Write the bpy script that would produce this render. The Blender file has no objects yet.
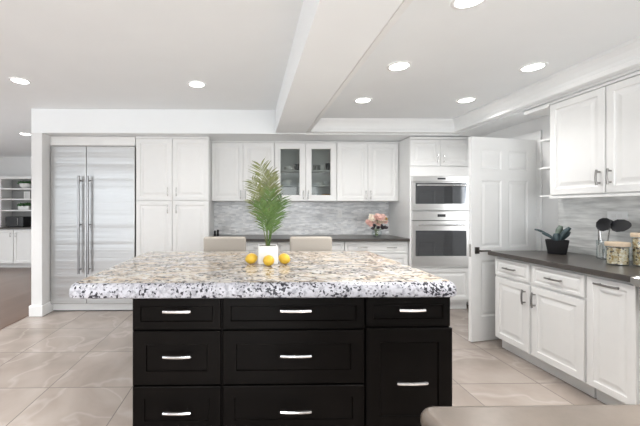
import bpy, bmesh, math, random
from mathutils import Vector, Matrix
random.seed(7)
S = bpy.context.scene
COL = S.collection
R = math.radians

# ------------------------------------------------------------------ camera, world, big lights, exposure
cam_d = bpy.data.cameras.new('camera')
cam = bpy.data.objects.new('camera', cam_d)
COL.objects.link(cam)
cam.location = (0, 0, 1.326)
cam.rotation_euler = (R(90), 0, R(-1.0))
cam_d.sensor_width = 36
cam_d.lens = 331.0 / 640 * 36
cam_d.shift_x = 64.2 / 640
cam_d.shift_y = -4.5 / 640
cam_d.clip_start = 0.02
S.camera = cam

S.view_settings.view_transform = 'Standard'
S.view_settings.look = 'None'
S.view_settings.gamma = 1.0
S.view_settings.use_curve_mapping = False
S.view_settings.exposure = 0.10

W = bpy.data.worlds.new('world')
S.world = W
W.use_nodes = True
W.node_tree.nodes['Background'].inputs[0].default_value = (0.80, 0.90, 1.0, 1)
W.node_tree.nodes['Background'].inputs[1].default_value = 2.35

def area(name, loc, rot, sx, sy, power, col=(1, 1, 1)):
    d = bpy.data.lights.new(name, 'AREA')
    d.shape = 'RECTANGLE'; d.size = sx; d.size_y = sy; d.energy = power; d.color = col
    o = bpy.data.objects.new(name, d); COL.objects.link(o)
    o.location = loc; o.rotation_euler = rot
    return o
# daylight through the unseen openings behind the camera and, added for brightness, at the far side of the living room
area('daylight_garden_door', (0.9, -2.72, 1.25), (R(122), 0, 0), 3.2, 2.1, 100, (1.0, 0.995, 0.985))
area('daylight_living_window', (-4.6, -2.72, 1.35), (R(122), 0, 0), 4.0, 1.9, 31, (1.0, 0.995, 0.985))
area('added_side_daylight', (-6.93, 3.2, 1.4), (R(118), 0, R(-90)), 3.0, 1.7, 62, (1.0, 0.995, 0.985))  # no window known on this side; added to light the living room
area('daylight_hall_window', (4.98, 1.7, 1.5), (R(95), 0, R(90)), 1.6, 1.3, 40, (1.0, 0.985, 0.96))
DOWNLIGHT = 3.6

# ------------------------------------------------------------------ materials
MATS = {}
def newmat(name):
    m = bpy.data.materials.new(name); m.use_nodes = True
    MATS[name] = m
    nt = m.node_tree
    return m, nt, nt.nodes['Principled BSDF']

def plain(name, col, rough=0.5, metal=0.0, noise=0.04, scale=12, spec=0.5, bump=0.0, coat=0.0):
    m, nt, b = newmat(name)
    tc = nt.nodes.new('ShaderNodeTexCoord')
    n = nt.nodes.new('ShaderNodeTexNoise'); n.inputs['Scale'].default_value = scale; n.inputs['Detail'].default_value = 4
    nt.links.new(tc.outputs['Object'], n.inputs['Vector'])
    r = nt.nodes.new('ShaderNodeValToRGB')
    r.color_ramp.elements[0].position = .3; r.color_ramp.elements[1].position = .7
    r.color_ramp.elements[0].color = (*[c * (1 - noise) for c in col], 1)
    r.color_ramp.elements[1].color = (*[min(1, c * (1 + noise)) for c in col], 1)
    nt.links.new(n.outputs['Fac'], r.inputs['Fac'])
    nt.links.new(r.outputs['Color'], b.inputs['Base Color'])
    b.inputs['Roughness'].default_value = rough
    b.inputs['Metallic'].default_value = metal
    b.inputs['Specular IOR Level'].default_value = spec
    b.inputs['Coat Weight'].default_value = coat
    if bump:
        bp = nt.nodes.new('ShaderNodeBump'); bp.inputs['Strength'].default_value = bump
        nt.links.new(n.outputs['Fac'], bp.inputs['Height']); nt.links.new(bp.outputs['Normal'], b.inputs['Normal'])
    return m

def emit(name, col, st):
    m, nt, b = newmat(name)
    b.inputs['Base Color'].default_value = (*col, 1)
    b.inputs['Emission Color'].default_value = (*col, 1)
    b.inputs['Emission Strength'].default_value = st
    return m

def glass(name, tint=(.9, .92, .92), gloss=0.12, rough=0.02):
    m, nt, b = newmat(name)
    out = nt.nodes['Material Output']
    t = nt.nodes.new('ShaderNodeBsdfTransparent'); t.inputs[0].default_value = (*tint, 1)
    g = nt.nodes.new('ShaderNodeBsdfGlossy'); g.inputs['Roughness'].default_value = rough
    g.inputs['Color'].default_value = (.9, .9, .9, 1)
    x = nt.nodes.new('ShaderNodeMixShader'); x.inputs[0].default_value = gloss
    nt.links.new(t.outputs[0], x.inputs[1]); nt.links.new(g.outputs[0], x.inputs[2])
    nt.links.new(x.outputs[0], out.inputs['Surface'])
    nt.nodes.remove(b)
    return m

def steel(name, col=(.54, .54, .535), rough=0.36, stretch=(.15, .15, 7.5), bump=0.45):
    m, nt, b = newmat(name)
    tc = nt.nodes.new('ShaderNodeTexCoord')
    mp = nt.nodes.new('ShaderNodeMapping'); mp.inputs['Scale'].default_value = stretch
    n = nt.nodes.new('ShaderNodeTexNoise'); n.inputs['Scale'].default_value = 1.0; n.inputs['Detail'].default_value = 3
    nt.links.new(tc.outputs['Object'], mp.inputs[0]); nt.links.new(mp.outputs[0], n.inputs['Vector'])
    rr = nt.nodes.new('ShaderNodeMapRange'); rr.inputs[3].default_value = rough - .07; rr.inputs[4].default_value = rough + .09
    nt.links.new(n.outputs['Fac'], rr.inputs[0]); nt.links.new(rr.outputs[0], b.inputs['Roughness'])
    b.inputs['Base Color'].default_value = (*col, 1); b.inputs['Metallic'].default_value = 1
    bp = nt.nodes.new('ShaderNodeBump'); bp.inputs['Strength'].default_value = bump; bp.inputs['Distance'].default_value = .02
    nt.links.new(n.outputs['Fac'], bp.inputs['Height']); nt.links.new(bp.outputs['Normal'], b.inputs['Normal'])
    return m

plain('cabinet_white', (.80, .80, .79), .38, noise=.01)
plain('trim_white', (.83, .835, .83), .40, noise=.01)
plain('wall_paint', (.75, .75, .745), .75, noise=.015, scale=3)
plain('ceiling_paint', (.86, .88, .89), .85, noise=.01, scale=3)
plain('island_black', (.0034, .0027, .0024), .36, noise=.30, scale=6, spec=.09)
plain('gap_dark', (.02, .02, .02), .6)
plain('nickel', (.62, .61, .60), .26, 1.0)
plain('chrome', (.92, .92, .93), .16, 1.0)
plain('gunmetal', (.30, .29, .28), .30, 1.0)
plain('bronze', (.10, .09, .085), .35, .8)
steel('stainless')
steel('stainless_oven', (.74, .73, .72), .30, (.4, .4, 30), .01)
plain('handle_steel', (.33, .33, .335), .30, 1.0)
plain('oven_glass', (.17, .175, .185), .05, .9)
plain('oven_screen', (.03, .032, .036), .2)
plain('oven_liner', (.10, .10, .10), .4)
plain('linen', (.50, .455, .40), .9, noise=.10, scale=180, bump=.15)
plain('stool_wood', (.10, .075, .055), .45, noise=.2, scale=20)
plain('ceramic_white', (.82, .82, .81), .25)
plain('porcelain', (.66, .67, .66), .3)
plain('dark_pot', (.05, .055, .06), .35)
plain('soil', (.06, .04, .03), .95, noise=.5, scale=80, bump=.5)
plain('palm_green', (.095, .175, .035), .5, noise=.35, scale=9)
plain('palm_olive', (.185, .205, .065), .5, noise=.30, scale=9)
plain('palm_stem', (.20, .27, .08), .5)
plain('leaf_green', (.035, .11, .03), .5, noise=.4, scale=20)
plain('leaf_dark', (.030, .022, .028), .4, noise=.3)
plain('blade_teal', (.055, .085, .095), .40, noise=.25, scale=25)
plain('blade_sage', (.19, .24, .20), .45, noise=.2, scale=25)
plain('lemon_yellow', (.80, .51, .05), .42, noise=.06, scale=60, bump=.12)
plain('petal_pink', (.85, .56, .50), .6, noise=.2, scale=30)
plain('petal_cream', (.88, .77, .64), .6, noise=.15, scale=30)
plain('flower_gold', (.55, .36, .08), .6)
plain('stem_green', (.13, .20, .06), .6)
plain('black_matte', (.014, .014, .016), .45)
plain('black_plastic', (.02, .021, .024), .32)
plain('wood_light', (.66, .53, .39), .5, noise=.12, scale=14)
plain('wood_edge_brown', (.12, .065, .045), .4)
plain('utensil_grip', (.74, .73, .70), .4)
plain('orange_box', (.70, .38, .12), .6)
plain('plate_white', (.82, .82, .80), .35)
plain('bottle_grey', (.32, .36, .42), .15, spec=.7)
plain('dark_window_trim', (.60, .60, .60), .4)
plain('sink_steel', (.40, .39, .37), .30, .8, noise=.05, scale=30)
plain('shelf_back_grey', (.30, .30, .295), .6)
emit('lamp_lens', (1.0, .985, .95), 14)
glass('pane_glass', (.76, .78, .77), .025)
glass('clear_glass', (.93, .95, .95), .10)

def granite():
    m, nt, b = newmat('granite')
    L = nt.links
    tc = nt.nodes.new('ShaderNodeTexCoord')
    mp = nt.nodes.new('ShaderNodeMapping'); mp.inputs['Rotation'].default_value = (0, 0, R(22)); mp.inputs['Scale'].default_value = (1.0, 1.9, 1.6)
    L.new(tc.outputs['Object'], mp.inputs[0])
    def noise(scale, detail=5, rough=.6, dist=0.0, vec=None):
        n = nt.nodes.new('ShaderNodeTexNoise'); n.inputs['Scale'].default_value = scale
        n.inputs['Detail'].default_value = detail; n.inputs['Roughness'].default_value = rough; n.inputs['Distortion'].default_value = dist
        L.new(vec or mp.outputs[0], n.inputs['Vector']); return n
    def ramp(src, stops):
        r = nt.nodes.new('ShaderNodeValToRGB'); e = r.color_ramp.elements
        e[0].position, e[0].color = stops[0][0], (*stops[0][1], 1)
        e[1].position, e[1].color = stops[-1][0], (*stops[-1][1], 1)
        for p, c in stops[1:-1]:
            q = e.new(p); q.color = (*c, 1)
        L.new(src, r.inputs['Fac']); return r
    def mix(a, bcol, fac):
        x = nt.nodes.new('ShaderNodeMix'); x.data_type = 'RGBA'
        L.new(fac, x.inputs['Factor']); L.new(a, x.inputs['A']); L.new(bcol, x.inputs['B']); return x.outputs['Result']
    base = ramp(noise(3.2, 6, .62, 1.2).outputs['Fac'], [(.30, (.40, .31, .22)), (.42, (.62, .52, .41)), (.52, (.68, .63, .55)), (.60, (.50, .48, .46)), (.70, (.36, .35, .34))])
    vein = ramp(noise(6.5, 9, .7, 2.2).outputs['Fac'], [(.41, (1, 1, 1)), (.46, (.35, .35, .35)), (.51, (0, 0, 0))])
    vcol = ramp(noise(15, 4).outputs['Fac'], [(.35, (.10, .07, .055)), (.65, (.34, .25, .18))])
    c1 = mix(base.outputs['Color'], vcol.outputs['Color'], vein.outputs['Color'])
    # white quartz patches
    wp = ramp(noise(13, 5, .6, .6, tc.outputs['Object']).outputs['Fac'], [(.56, (0, 0, 0)), (.62, (.8, .8, .8))])
    wc = ramp(noise(60, 3, .5, 0, tc.outputs['Object']).outputs['Fac'], [(.3, (.55, .55, .56)), (.7, (.82, .81, .80))])
    c2 = mix(c1, wc.outputs['Color'], wp.outputs['Color'])
    # dark mica specks
    v = nt.nodes.new('ShaderNodeTexVoronoi'); v.inputs['Scale'].default_value = 62
    dn = nt.nodes.new('ShaderNodeVectorMath'); dn.operation = 'MULTIPLY_ADD'
    nn = noise(45, 2, .5, 0, tc.outputs['Object'])
    L.new(nn.outputs['Color'], dn.inputs[0]); dn.inputs[1].default_value = (.03, .03, .03); L.new(tc.outputs['Object'], dn.inputs[2])
    L.new(dn.outputs[0], v.inputs['Vector'])
    sep = nt.nodes.new('ShaderNodeSeparateColor'); L.new(v.outputs['Color'], sep.inputs[0])
    pick = ramp(sep.outputs[0], [(.76, (0, 0, 0)), (.80, (1, 1, 1))])
    clus = ramp(noise(8, 3, .6, 0, tc.outputs['Object']).outputs['Fac'], [(.38, (0, 0, 0)), (.52, (1, 1, 1))])
    mu = nt.nodes.new('ShaderNodeMath'); mu.operation = 'MULTIPLY'
    L.new(pick.outputs['Color'], mu.inputs[0]); L.new(clus.outputs['Color'], mu.inputs[1])
    dk = nt.nodes.new('ShaderNodeRGB'); dk.outputs[0].default_value = (.03, .028, .034, 1)
    c3 = mix(c2, dk.outputs[0], mu.outputs[0])
    L.new(c3, b.inputs['Base Color'])
    b.inputs['Roughness'].default_value = .16
    # crushed-looking cut edge: where the side faces show, the same stone reads whiter and speckled
    return m
granite()

def granite_edge():
    """the chiselled, honed edge of the slab: white with black specks"""
    m, nt, b = newmat('granite_edge'); L = nt.links
    tc = nt.nodes.new('ShaderNodeTexCoord')
    n = nt.nodes.new('ShaderNodeTexNoise'); n.inputs['Scale'].default_value = 55; n.inputs['Detail'].default_value = 4
    L.new(tc.outputs['Object'], n.inputs['Vector'])
    r = nt.nodes.new('ShaderNodeValToRGB'); e = r.color_ramp.elements
    e[0].position = .34; e[0].color = (.28, .28, .31, 1); e[1].position = .56; e[1].color = (.51, .51, .55, 1)
    L.new(n.outputs['Fac'], r.inputs['Fac'])
    n2 = nt.nodes.new('ShaderNodeTexNoise'); n2.inputs['Scale'].default_value = 75; n2.inputs['Detail'].default_value = 1.5; n2.inputs['Roughness'].default_value = .5
    mp = nt.nodes.new('ShaderNodeMapping'); mp.inputs['Location'].default_value = (3.1, 1.7, .4)
    L.new(tc.outputs['Object'], mp.inputs[0]); L.new(mp.outputs[0], n2.inputs['Vector'])
    n3 = nt.nodes.new('ShaderNodeTexNoise'); n3.inputs['Scale'].default_value = 6; n3.inputs['Detail'].default_value = 2
    L.new(tc.outputs['Object'], n3.inputs['Vector'])
    ad = nt.nodes.new('ShaderNodeMath'); ad.operation = 'MULTIPLY_ADD'; ad.inputs[1].default_value = .5
    L.new(n3.outputs['Fac'], ad.inputs[0]); L.new(n2.outputs['Fac'], ad.inputs[2])
    r2 = nt.nodes.new('ShaderNodeValToRGB'); e = r2.color_ramp.elements
    e[0].position = .825; e[0].color = (0, 0, 0, 1); e[1].position = .845; e[1].color = (1, 1, 1, 1)
    L.new(ad.outputs[0], r2.inputs['Fac'])
    x = nt.nodes.new('ShaderNodeMix'); x.data_type = 'RGBA'; x.inputs['B'].default_value = (.012, .012, .02, 1)
    L.new(r2.outputs['Color'], x.inputs['Factor']); L.new(r.outputs['Color'], x.inputs['A'])
    L.new(x.outputs['Result'], b.inputs['Base Color'])
    b.inputs['Roughness'].default_value = .3
granite_edge()

def quartz(name='dark_quartz', dark=(.034, .029, .026), light=(.068, .058, .051)):
    m, nt, b = newmat(name); L = nt.links
    tc = nt.nodes.new('ShaderNodeTexCoord')
    n = nt.nodes.new('ShaderNodeTexNoise'); n.inputs['Scale'].default_value = 9; n.inputs['Detail'].default_value = 8; n.inputs['Roughness'].default_value = .7
    L.new(tc.outputs['Object'], n.inputs['Vector'])
    r = nt.nodes.new('ShaderNodeValToRGB'); e = r.color_ramp.elements
    e[0].position = .3; e[0].color = (*dark, 1); e[1].position = .7; e[1].color = (*light, 1)
    L.new(n.outputs['Fac'], r.inputs['Fac']); L.new(r.outputs['Color'], b.inputs['Base Color'])
    b.inputs['Roughness'].default_value = .28
    b.inputs['Specular IOR Level'].default_value = .8
quartz()
quartz('peninsula_quartz_sheen', (.094, .075, .060), (.148, .121, .099))  # lighter than the other counters: reflected window light put into the colour

def floor_tile():
    m, nt, b = newmat('floor_tile'); L = nt.links
    tc = nt.nodes.new('ShaderNodeTexCoord')
    mp = nt.nodes.new('ShaderNodeMapping'); mp.inputs['Location'].default_value = (.875 + .6125 * 20, -2.475 + .6125 * 20, 0)
    L.new(tc.outputs['Object'], mp.inputs[0])
    br = nt.nodes.new('ShaderNodeTexBrick'); br.offset = 0; br.squash = 1
    br.inputs['Scale'].default_value = 1.0; br.inputs['Mortar Size'].default_value = .0035
    br.inputs['Brick Width'].default_value = .6125; br.inputs['Row Height'].default_value = .6125
    br.inputs['Mortar Smooth'].default_value = .1; br.inputs['Bias'].default_value = 0
    br.inputs['Color1'].default_value = (.0, .0, .0, 1); br.inputs['Color2'].default_value = (1, 1, 1, 1)
    br.inputs['Mortar'].default_value = (.5, .5, .5, 1)
    L.new(mp.outputs[0], br.inputs['Vector'])
    n = nt.nodes.new('ShaderNodeTexNoise'); n.noise_dimensions = '4D'; n.inputs['Scale'].default_value = 1.5; n.inputs['Detail'].default_value = 7; n.inputs['Distortion'].default_value = 1.6
    sc = nt.nodes.new('ShaderNodeSeparateColor'); L.new(br.outputs['Color'], sc.inputs[0])
    w = nt.nodes.new('ShaderNodeMath'); w.operation = 'MULTIPLY'; w.inputs[1].default_value = 9; L.new(sc.outputs[0], w.inputs[0]); L.new(w.outputs[0], n.inputs['W'])
    L.new(tc.outputs['Object'], n.inputs['Vector'])
    r = nt.nodes.new('ShaderNodeValToRGB'); e = r.color_ramp.elements
    e[0].position = .28; e[0].color = (.255, .212, .184, 1); e[1].position = .72; e[1].color = (.368, .320, .284, 1)
    q = e.new(.5); q.color = (.315, .268, .236, 1)
    L.new(n.outputs['Fac'], r.inputs['Fac'])
    # pale marble veins
    n2 = nt.nodes.new('ShaderNodeTexNoise'); n2.noise_dimensions = '4D'; n2.inputs['Scale'].default_value = 1.3; n2.inputs['Detail'].default_value = 3; n2.inputs['Distortion'].default_value = .9
    L.new(tc.outputs['Object'], n2.inputs['Vector']); L.new(w.outputs[0], n2.inputs['W'])
    r2 = nt.nodes.new('ShaderNodeValToRGB'); e = r2.color_ramp.elements
    e[0].position = .475; e[0].color = (0, 0, 0, 1); e[1].position = .525; e[1].color = (0, 0, 0, 1)
    q = e.new(.5); q.color = (.22, .22, .22, 1)
    L.new(n2.outputs['Fac'], r2.inputs['Fac'])
    x = nt.nodes.new('ShaderNodeMix'); x.data_type = 'RGBA'; x.inputs['B'].default_value = (.58, .53, .49, 1)
    L.new(r2.outputs['Color'], x.inputs['Factor']); L.new(r.outputs['Color'], x.inputs['A'])
    g = nt.nodes.new('ShaderNodeMix'); g.data_type = 'RGBA'; g.inputs['B'].default_value = (.17, .145, .13, 1)
    L.new(br.outputs['Fac'], g.inputs['Factor']); L.new(x.outputs['Result'], g.inputs['A'])
    L.new(g.outputs['Result'], b.inputs['Base Color'])
    b.inputs['Roughness'].default_value = .26
floor_tile()

def floor_wood():
    m, nt, b = newmat('floor_wood'); L = nt.links
    tc = nt.nodes.new('ShaderNodeTexCoord')
    mp = nt.nodes.new('ShaderNodeMapping'); mp.inputs['Rotation'].default_value = (0, 0, R(90))
    L.new(tc.outputs['Object'], mp.inputs[0])
    br = nt.nodes.new('ShaderNodeTexBrick'); br.offset = .4
    br.inputs['Scale'].default_value = 1; br.inputs['Brick Width'].default_value = 1.2; br.inputs['Row Height'].default_value = .13; br.inputs['Mortar Size'].default_value = .002
    br.inputs['Color1'].default_value = (.115, .077, .060, 1); br.inputs['Color2'].default_value = (.145, .100, .079, 1); br.inputs['Mortar'].default_value = (.11, .075, .06, 1)
    L.new(mp.outputs[0], br.inputs['Vector']); L.new(br.outputs['Color'], b.inputs['Base Color'])
    b.inputs['Roughness'].default_value = .30
floor_wood()

def mosaic(name, rot, wdt, hgt, c1, c2, mort):
    m, nt, b = newmat(name); L = nt.links
    tc = nt.nodes.new('ShaderNodeTexCoord')
    mp = nt.nodes.new('ShaderNodeMapping'); mp.inputs['Rotation'].default_value = rot
    L.new(tc.outputs['Object'], mp.inputs[0])
    br = nt.nodes.new('ShaderNodeTexBrick'); br.offset = .37; br.offset_frequency = 2
    br.inputs['Scale'].default_value = 1; br.inputs['Brick Width'].default_value = wdt; br.inputs['Row Height'].default_value = hgt; br.inputs['Mortar Size'].default_value = .0012
    br.inputs['Color1'].default_value = (*c1, 1); br.inputs['Color2'].default_value = (*c2, 1); br.inputs['Mortar'].default_value = (*mort, 1)
    L.new(mp.outputs[0], br.inputs['Vector'])
    n = nt.nodes.new('ShaderNodeTexNoise'); n.inputs['Scale'].default_value = 5; n.inputs['Detail'].default_value = 3
    mp2 = nt.nodes.new('ShaderNodeMapping'); mp2.inputs['Scale'].default_value = (1, 1, 7)
    L.new(tc.outputs['Object'], mp2.inputs[0]); L.new(mp2.outputs[0], n.inputs['Vector'])
    mr = nt.nodes.new('ShaderNodeMapRange'); mr.inputs[1].default_value = .3; mr.inputs[2].default_value = .7; mr.inputs[3].default_value = .76; mr.inputs[4].default_value = 1.22
    L.new(n.outputs['Fac'], mr.inputs[0])
    x = nt.nodes.new('ShaderNodeMix'); x.data_type = 'RGBA'; x.blend_type = 'MULTIPLY'; x.inputs['Factor'].default_value = 1
    L.new(br.outputs['Color'], x.inputs['A']); L.new(mr.outputs[0], x.inputs['B'])
    L.new(x.outputs['Result'], b.inputs['Base Color'])
    b.inputs['Roughness'].default_value = .22
mosaic('mosaic_back', (R(90), 0, 0), .052, .021, (.56, .575, .595), (.80, .805, .805), (.72, .72, .72))
mosaic('mosaic_side', (R(90), 0, R(90)), .14, .0135, (.52, .53, .52), (.84, .84, .825), (.70, .70, .69))

def grain_mix(name):
    m, nt, b = newmat(name); L = nt.links
    tc = nt.nodes.new('ShaderNodeTexCoord')
    v = nt.nodes.new('ShaderNodeTexVoronoi'); v.inputs['Scale'].default_value = 75
    L.new(tc.outputs['Object'], v.inputs['Vector'])
    sc = nt.nodes.new('ShaderNodeSeparateColor'); L.new(v.outputs['Color'], sc.inputs[0])
    r = nt.nodes.new('ShaderNodeValToRGB'); e = r.color_ramp.elements; r.color_ramp.interpolation = 'CONSTANT'
    e[0].position = 0; e[0].color = (.62, .49, .29, 1); e[1].position = .82; e[1].color = (.10, .06, .035, 1)
    q = e.new(.35); q.color = (.74, .65, .48, 1); q = e.new(.62); q.color = (.50, .33, .13, 1)
    L.new(sc.outputs[0], r.inputs['Fac']); L.new(r.outputs['Color'], b.inputs['Base Color'])
    bp = nt.nodes.new('ShaderNodeBump'); bp.inputs['Strength'].default_value = .6; bp.invert = True
    L.new(v.outputs['Distance'], bp.inputs['Height']); L.new(bp.outputs['Normal'], b.inputs['Normal'])
    b.inputs['Roughness'].default_value = .7
grain_mix('pasta_mix')

# ------------------------------------------------------------------ mesh helpers
class MB:
    def __init__(s): s.bm = bmesh.new()
    def box(s, x0, x1, y0, y1, z0, z1, bev=0.0, seg=2):
        r = bmesh.ops.create_cube(s.bm, size=1)
        vs = r['verts']
        for v in vs:
            v.co = Vector((x0 + (v.co.x + .5) * (x1 - x0), y0 + (v.co.y + .5) * (y1 - y0), z0 + (v.co.z + .5) * (z1 - z0)))
        if bev:
            es = set(e for v in vs for e in v.link_edges)
            bmesh.ops.bevel(s.bm, geom=list(es), offset=bev, segments=seg, profile=.5, affect='EDGES')
        return s
    def tube(s, pts, r, seg=10, cap=True):
        pts = [Vector(p) for p in pts]
        rs = r if isinstance(r, (list, tuple)) else [r] * len(pts)
        rings = []
        up = None
        for i, p in enumerate(pts):
            t = (pts[min(i + 1, len(pts) - 1)] - pts[max(i - 1, 0)]).normalized()
            if up is None:
                up = Vector((0, 0, 1)) if abs(t.z) < .9 else Vector((1, 0, 0))
            a = t.cross(up).normalized(); bb = a.cross(t).normalized(); up = bb
            rings.append([s.bm.verts.new(p + (a * math.cos(2 * math.pi * k / seg) + bb * math.sin(2 * math.pi * k / seg)) * rs[i]) for k in range(seg)])
        for A, B in zip(rings, rings[1:]):
            for k in range(seg):
                s.bm.faces.new((A[k], A[(k + 1) % seg], B[(k + 1) % seg], B[k]))
        if cap:
            s.bm.faces.new(rings[0][::-1]); s.bm.faces.new(rings[-1])
        return s
    def lathe(s, prof, c=(0, 0, 0), seg=28, sx=1, sy=1):
        """prof: (r, z) pairs; r = 0 closes to a point"""
        c = Vector(c); rings = []
        for r, z in prof:
            if r <= 1e-6: rings.append([s.bm.verts.new(c + Vector((0, 0, z)))])
            else: rings.append([s.bm.verts.new(c + Vector((r * sx * math.cos(2 * math.pi * k / seg), r * sy * math.sin(2 * math.pi * k / seg), z))) for k in range(seg)])
        for A, B in zip(rings, rings[1:]):
            for k in range(seg):
                k2 = (k + 1) % seg
                if len(A) == 1 and len(B) == 1: continue
                if len(A) == 1: s.bm.faces.new((A[0], B[k2], B[k]))
                elif len(B) == 1: s.bm.faces.new((A[k], A[k2], B[0]))
                else: s.bm.faces.new((A[k], A[k2], B[k2], B[k]))
        return s
    def rings(s, loops, close_first=True, close_last=True):
        L = [[s.bm.verts.new(Vector(p)) for p in lp] for lp in loops]
        n = len(L[0])
        for A, B in zip(L, L[1:]):
            for k in range(n): s.bm.faces.new((A[k], A[(k + 1) % n], B[(k + 1) % n], B[k]))
        if close_first: s.bm.faces.new(L[0][::-1])
        if close_last: s.bm.faces.new(L[-1])
        return s
    def panel(s, x0, x1, z0, z1, y, prof, hole=False):
        """a door or drawer front facing -Y: prof = (inset, depth behind y) rings from the back edge to the centre"""
        loops = [[(x0 + i, y + d, z0 + i), (x1 - i, y + d, z0 + i), (x1 - i, y + d, z1 - i), (x0 + i, y + d, z1 - i)] for i, d in prof]
        if hole: loops.append(loops[0])
        s.rings(loops, close_first=not hole, close_last=not hole)
        if hole: bmesh.ops.remove_doubles(s.bm, verts=s.bm.verts[:], dist=1e-6)
        return s
    def prism(s, poly, z0, z1, axis='z'):
        f = {'z': lambda p, h: (p[0], p[1], h), 'y': lambda p, h: (p[0], h, p[1]), 'x': lambda p, h: (h, p[0], p[1])}[axis]
        return s.rings([[f(p, z0) for p in poly], [f(p, z1) for p in poly]])
    def poly(s, pts):
        s.bm.faces.new([s.bm.verts.new(Vector(p)) for p in pts]); return s
    def build(s, name, mat, parent=None, smooth=False, mods=None):
        bmesh.ops.recalc_face_normals(s.bm, faces=s.bm.faces[:])
        me = bpy.data.meshes.new(name); s.bm.to_mesh(me); s.bm.free()
        me.materials.append(MATS[mat] if isinstance(mat, str) else mat)
        if smooth:
            for p in me.polygons: p.use_smooth = True
            if smooth == 'auto':
                me.set_sharp_from_angle(angle=R(35))
        o = bpy.data.objects.new(name, me); COL.objects.link(o)
        if parent: o.parent = parent
        return o

def tag(o, label, cat, group=None):
    o['label'] = label; o['category'] = cat
    if group: o['group'] = group
    return o
def thing(name, label, cat, loc=(0, 0, 0), rz=0, group=None):
    o = bpy.data.objects.new(name, None); COL.objects.link(o)
    o.empty_display_size = .1
    o.location = loc; o.rotation_euler = (0, 0, rz)
    return tag(o, label, cat, group)
def struct(name, mb, mat, parent=None, smooth=False):
    o = mb.build(name, mat, parent, smooth)
    if not parent: o['kind'] = 'structure'
    return o
def copy_tree(o, parent=None):
    c = o.copy(); COL.objects.link(c)
    if parent: c.parent = parent
    for ch in list(o.children): copy_tree(ch, c)
    return c

# ------------------------------------------------------------------ the setting
XR, YB, XL, YR, YF = 3.0, 4.91, -6.9, -2.7, 7.95
ZC, ZT, ZS = 2.555, 2.45, 2.265
b = MB().box(-2.73, XR + .12, YR, YB + .1, -.05, 0); struct('floor', b, 'floor_tile')
b = MB().box(XL, -2.755, YR, YF, -.05, 0); struct('floor.001', b, 'floor_wood')
b = MB().box(-2.755, -2.73, YR, 4.12, -.05, .004, .003); struct('trim_1', b, 'wood_edge_brown')
b = MB().box(-2.69, XR + .12, YB, YB + .1, 0, 2.7); struct('wall_back', b, 'wall_paint')
# right wall with doorway Y 3.43..4.25
b = MB()
b.box(XR, XR + .12, YR, 3.43, 0, 2.7); b.box(XR, XR + .12, 4.25, YB, 0, 2.7); b.box(XR, XR + .12, 3.43, 4.25, 2.05, 2.7)
struct('wall_right', b, 'wall_paint')
b = MB().box(XR + .12, 4.9, .3, .4, 0, 2.7).box(XR + .12, 4.9, 4.45, 4.55, 0, 2.7)
b.box(4.9, 5.0, .3, .85, 0, 2.7).box(4.9, 5.0, 2.55, 4.55, 0, 2.7).box(4.9, 5.0, .85, 2.55, 0, .8).box(4.9, 5.0, .85, 2.55, 2.2, 2.7)
struct('wall_hall', b, 'wall_paint')
b = MB().box(4.91, 4.97, .85, 2.55, .8, .85).box(4.91, 4.97, .85, 2.55, 2.15, 2.2)
for y in (.85, 1.39, 1.96, 2.51): b.box(4.91, 4.97, y, y + .04, .851, 2.149)
struct('window_3', b, 'trim_white')
b = MB().box(XR + .12, 5.0, .3, 4.55, -.05, 0); struct('floor.002', b, 'floor_tile')
b = MB().box(XR + .12, 5.0, .3, 4.55, 2.7, 2.8); struct('ceiling.002', b, 'ceiling_paint')
b = MB().box(-2.69, -2.56, 4.12, YF, 0, 2.7); struct('wall_column', b, 'wall_paint')
b = MB().box(XL, -2.56, YF, YF + .1, 0, 2.7); struct('wall_far', b, 'wall_paint')
# left wall with an opening for the added daylight
b = MB()
b.box(XL - .1, XL, YR, 1.7, 0, 2.7); b.box(XL - .1, XL, 4.7, YF, 0, 2.7); b.box(XL - .1, XL, 1.7, 4.7, 0, .55); b.box(XL - .1, XL, 1.7, 4.7, 2.25, 2.7)
struct('wall_left', b, 'wall_paint')
# rear wall with openings X -6.6..-2.6 and -.7..2.5
b = MB()
b.box(XL, -6.6, YR - .1, YR, 0, 2.7); b.box(-2.6, -.7, YR - .1, YR, 0, 2.7); b.box(2.5, XR + .12, YR - .1, YR, 0, 2.7)
b.box(-6.6, -2.6, YR - .1, YR, 0, .4); b.box(-6.6, -2.6, YR - .1, YR, 2.3, 2.7); b.box(-.7, 2.5, YR - .1, YR, 2.3, 2.7)
struct('wall_rear', b, 'wall_paint')
def window(name, x0, x1, z0, z1, n, rot=None):
    b = MB()
    b.box(x0, x1, YR - .03, YR + .03, z0, z0 + .06); b.box(x0, x1, YR - .03, YR + .03, z1 - .06, z1)
    for k in range(n + 1):
        x = x0 + (x1 - x0) * k / n
        b.box(max(x0, x - .035), min(x1, x + .035), YR - .03, YR + .03, z0, z1)
    return struct(name, b, 'trim_white')
window('window_1', -.7, 2.5, .2, 2.3, 4)
window('window_2', -6.6, -2.6, .4, 2.3, 4)

# ceiling
b = MB().box(XL, .40, YR, YF, ZC, ZC + .1); struct('ceiling', b, 'ceiling_paint')
b = MB().box(.4, XR + .12, YR, YB, ZT, ZT + .1); struct('ceiling.001', b, 'ceiling_paint')
# beam between living side and tray, soffits round the tray
b = MB().box(.315, .690, YR, 4.115, ZS, ZC - .001); struct('ceiling_beam', b, 'ceiling_paint')
b = MB().box(-2.689, .691, 4.119, YB, ZS - .008, ZC - .001).box(.690, XR, 4.19, YB, ZS, ZT - .001); struct('soffit_back', b, 'ceiling_paint')
b = MB().box(2.635, XR, YR, 4.19, ZS + .002, ZT - .001); struct('soffit_right', b, 'ceiling_paint')
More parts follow.
